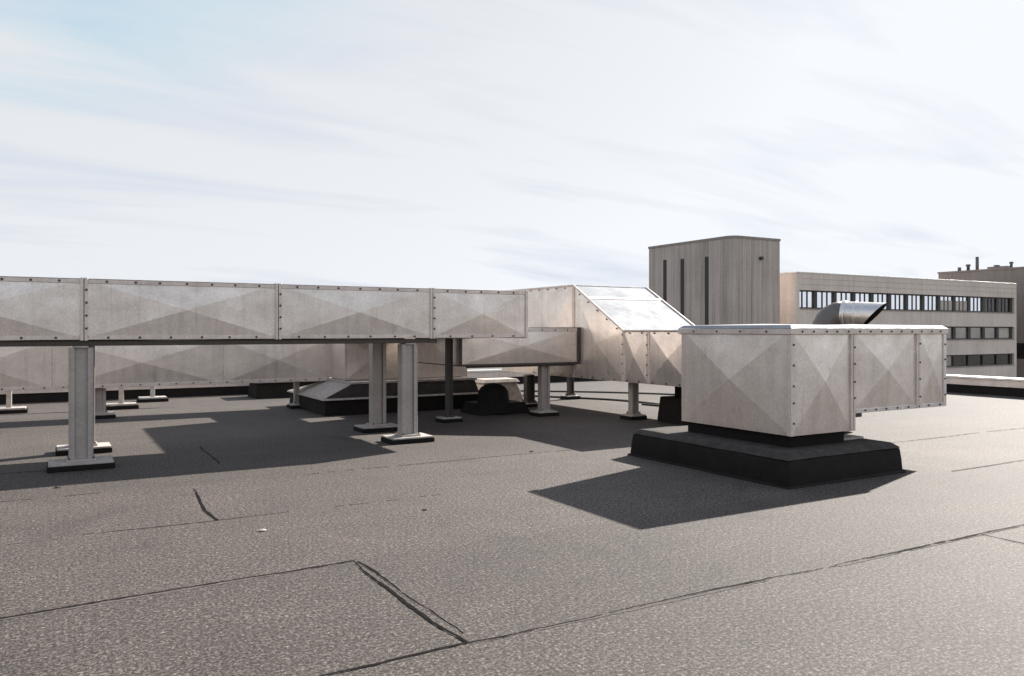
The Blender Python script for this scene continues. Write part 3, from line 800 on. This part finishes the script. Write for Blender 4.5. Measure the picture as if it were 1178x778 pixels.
# ------------------------------------------------------------------ sky
w = bpy.data.worlds.new('World'); sc.world = w; w.use_nodes = True
nt = w.node_tree; nt.nodes.clear()
N = lambda x: nt.nodes.new(x)
out = N('ShaderNodeOutputWorld'); bg = N('ShaderNodeBackground'); bg.inputs['Strength'].default_value = .1
sky = N('ShaderNodeTexSky'); sky.sky_type = 'NISHITA'; sky.sun_disc = False
sky.sun_elevation = R(SUN_EL); sky.sun_rotation = R(90 - SUN_AZ)
sky.air_density = 1.0; sky.dust_density = 1.2; sky.ozone_density = 1.0; sky.altitude = 50
tc = N('ShaderNodeTexCoord')
# thin cirrus: noise on the direction projected onto a high flat layer
sp = N('ShaderNodeSeparateXYZ'); nt.links.new(tc.outputs['Generated'], sp.inputs[0])
def mth(op, a, b=None):
    x = N('ShaderNodeMath'); x.operation = op
    for s, v in ((0, a), (1, b)):
        if v is None: continue
        if isinstance(v, (int, float)): x.inputs[s].default_value = v
        else: nt.links.new(v, x.inputs[s])
    return x.outputs[0]
den = mth('ADD', mth('MAXIMUM', sp.outputs[2], 0.0), .16)
px = mth('DIVIDE', sp.outputs[0], den); py = mth('DIVIDE', sp.outputs[1], den)
cb = N('ShaderNodeCombineXYZ'); nt.links.new(px, cb.inputs[0]); nt.links.new(py, cb.inputs[1])
mp = N('ShaderNodeMapping'); mp.inputs['Rotation'].default_value = (0, 0, R(22)); mp.inputs['Scale'].default_value = (.55, 1.5, 1); mp.inputs['Location'].default_value = (.6, .3, 0)
nt.links.new(cb.outputs[0], mp.inputs[0])
n1 = N('ShaderNodeTexNoise'); n1.inputs['Scale'].default_value = 1.0; n1.inputs['Detail'].default_value = 7; n1.inputs['Roughness'].default_value = .55; n1.inputs['Distortion'].default_value = .7
nt.links.new(mp.outputs[0], n1.inputs['Vector'])
rp_ = N('ShaderNodeValToRGB'); rp_.color_ramp.elements[0].position = .30; rp_.color_ramp.elements[0].color = (.12, .12, .12, 1); rp_.color_ramp.elements[1].position = .64; rp_.color_ramp.elements[1].color = (.97, .97, .97, 1)
mp2 = N('ShaderNodeMapping'); mp2.inputs['Rotation'].default_value = (0, 0, R(17)); mp2.inputs['Scale'].default_value = (.9, 5.5, 1); mp2.inputs['Location'].default_value = (2.6, 1.3, 0)
nt.links.new(cb.outputs[0], mp2.inputs[0])
n2 = N('ShaderNodeTexNoise'); n2.inputs['Scale'].default_value = 1.0; n2.inputs['Detail'].default_value = 6; n2.inputs['Roughness'].default_value = .5; n2.inputs['Distortion'].default_value = .5
nt.links.new(mp2.outputs[0], n2.inputs['Vector'])
bw0 = N('ShaderNodeRGBToBW'); nt.links.new(sky.outputs[0], bw0.inputs[0])
nearsun = mth('MINIMUM', mth('MULTIPLY', mth('MAXIMUM', mth('SUBTRACT', bw0.outputs[0], 2.6), 0.0), .055), .16)
cov = mth('ADD', mth('ADD', n1.outputs['Fac'], mth('MULTIPLY', mth('SUBTRACT', n2.outputs['Fac'], .5), .26)), nearsun)
nt.links.new(cov, rp_.inputs['Fac'])
# cloud brightness follows the sky behind it, desaturated and lifted (light scattered in the thin layer)
bw = N('ShaderNodeRGBToBW'); nt.links.new(sky.outputs[0], bw.inputs[0])
cl = N('ShaderNodeMix'); cl.data_type = 'RGBA'; cl.blend_type = 'MULTIPLY'; cl.inputs[0].default_value = 1
nt.links.new(mth('MINIMUM', mth('ADD', mth('MULTIPLY', bw.outputs[0], .12), 2.95), 3.95), cl.inputs[6]); cl.inputs[7].default_value = (.97, 1.0, 1.04, 1)
mx = N('ShaderNodeMix'); mx.data_type = 'RGBA'
vm = N('ShaderNodeVectorMath'); vm.operation = 'MINIMUM'; nt.links.new(sky.outputs[0], vm.inputs[0]); vm.inputs[1].default_value = (2.7, 2.95, 3.4)
tint = N('ShaderNodeVectorMath'); tint.operation = 'MULTIPLY'; nt.links.new(vm.outputs[0], tint.inputs[0]); tint.inputs[1].default_value = (.93, .94, .972)
nt.links.new(rp_.outputs['Color'], mx.inputs[0]); nt.links.new(tint.outputs[0], mx.inputs[6]); nt.links.new(cl.outputs[2], mx.inputs[7])
nt.links.new(mx.outputs[2], bg.inputs['Color']); nt.links.new(bg.outputs[0], out.inputs[0])

# sun
sd = bpy.data.lights.new('sun', 'SUN'); sd.energy = SUN_STR; sd.angle = R(.55); sd.color = (1, .945, .87)
so = bpy.data.objects.new('sun', sd); COL.objects.link(so)
S_ = Vector((math.cos(R(SUN_EL)) * math.cos(R(SUN_AZ)), math.cos(R(SUN_EL)) * math.sin(R(SUN_AZ)), math.sin(R(SUN_EL))))
so.rotation_euler = S_.to_track_quat('Z', 'Y').to_euler(); so.location = S_ * 50 + Vector((0, 0, 10))

# camera: level, eye 1.6 m above the roof, 59.8 degrees from the ducts' direction
cd = bpy.data.cameras.new('camera'); cam = bpy.data.objects.new('camera', cd); COL.objects.link(cam)
cd.sensor_fit = 'HORIZONTAL'; cd.sensor_width = 36; cd.lens = 36 * 909 / 1178
cd.shift_y = -(389 - 380) / 1178; cd.clip_start = .05; cd.clip_end = 8000
cam.location = (0, 0, 1.6); cam.rotation_euler = (R(90), 0, R(59.8 - 90))
sc.camera = cam

sc.view_settings.view_transform = 'Standard'; sc.view_settings.look = 'None'
sc.view_settings.exposure = EXPO; sc.view_settings.gamma = 1; sc.view_settings.use_curve_mapping = False
sc.render.engine = 'CYCLES'
try: sc.cycles.use_denoising = True
except Exception: pass
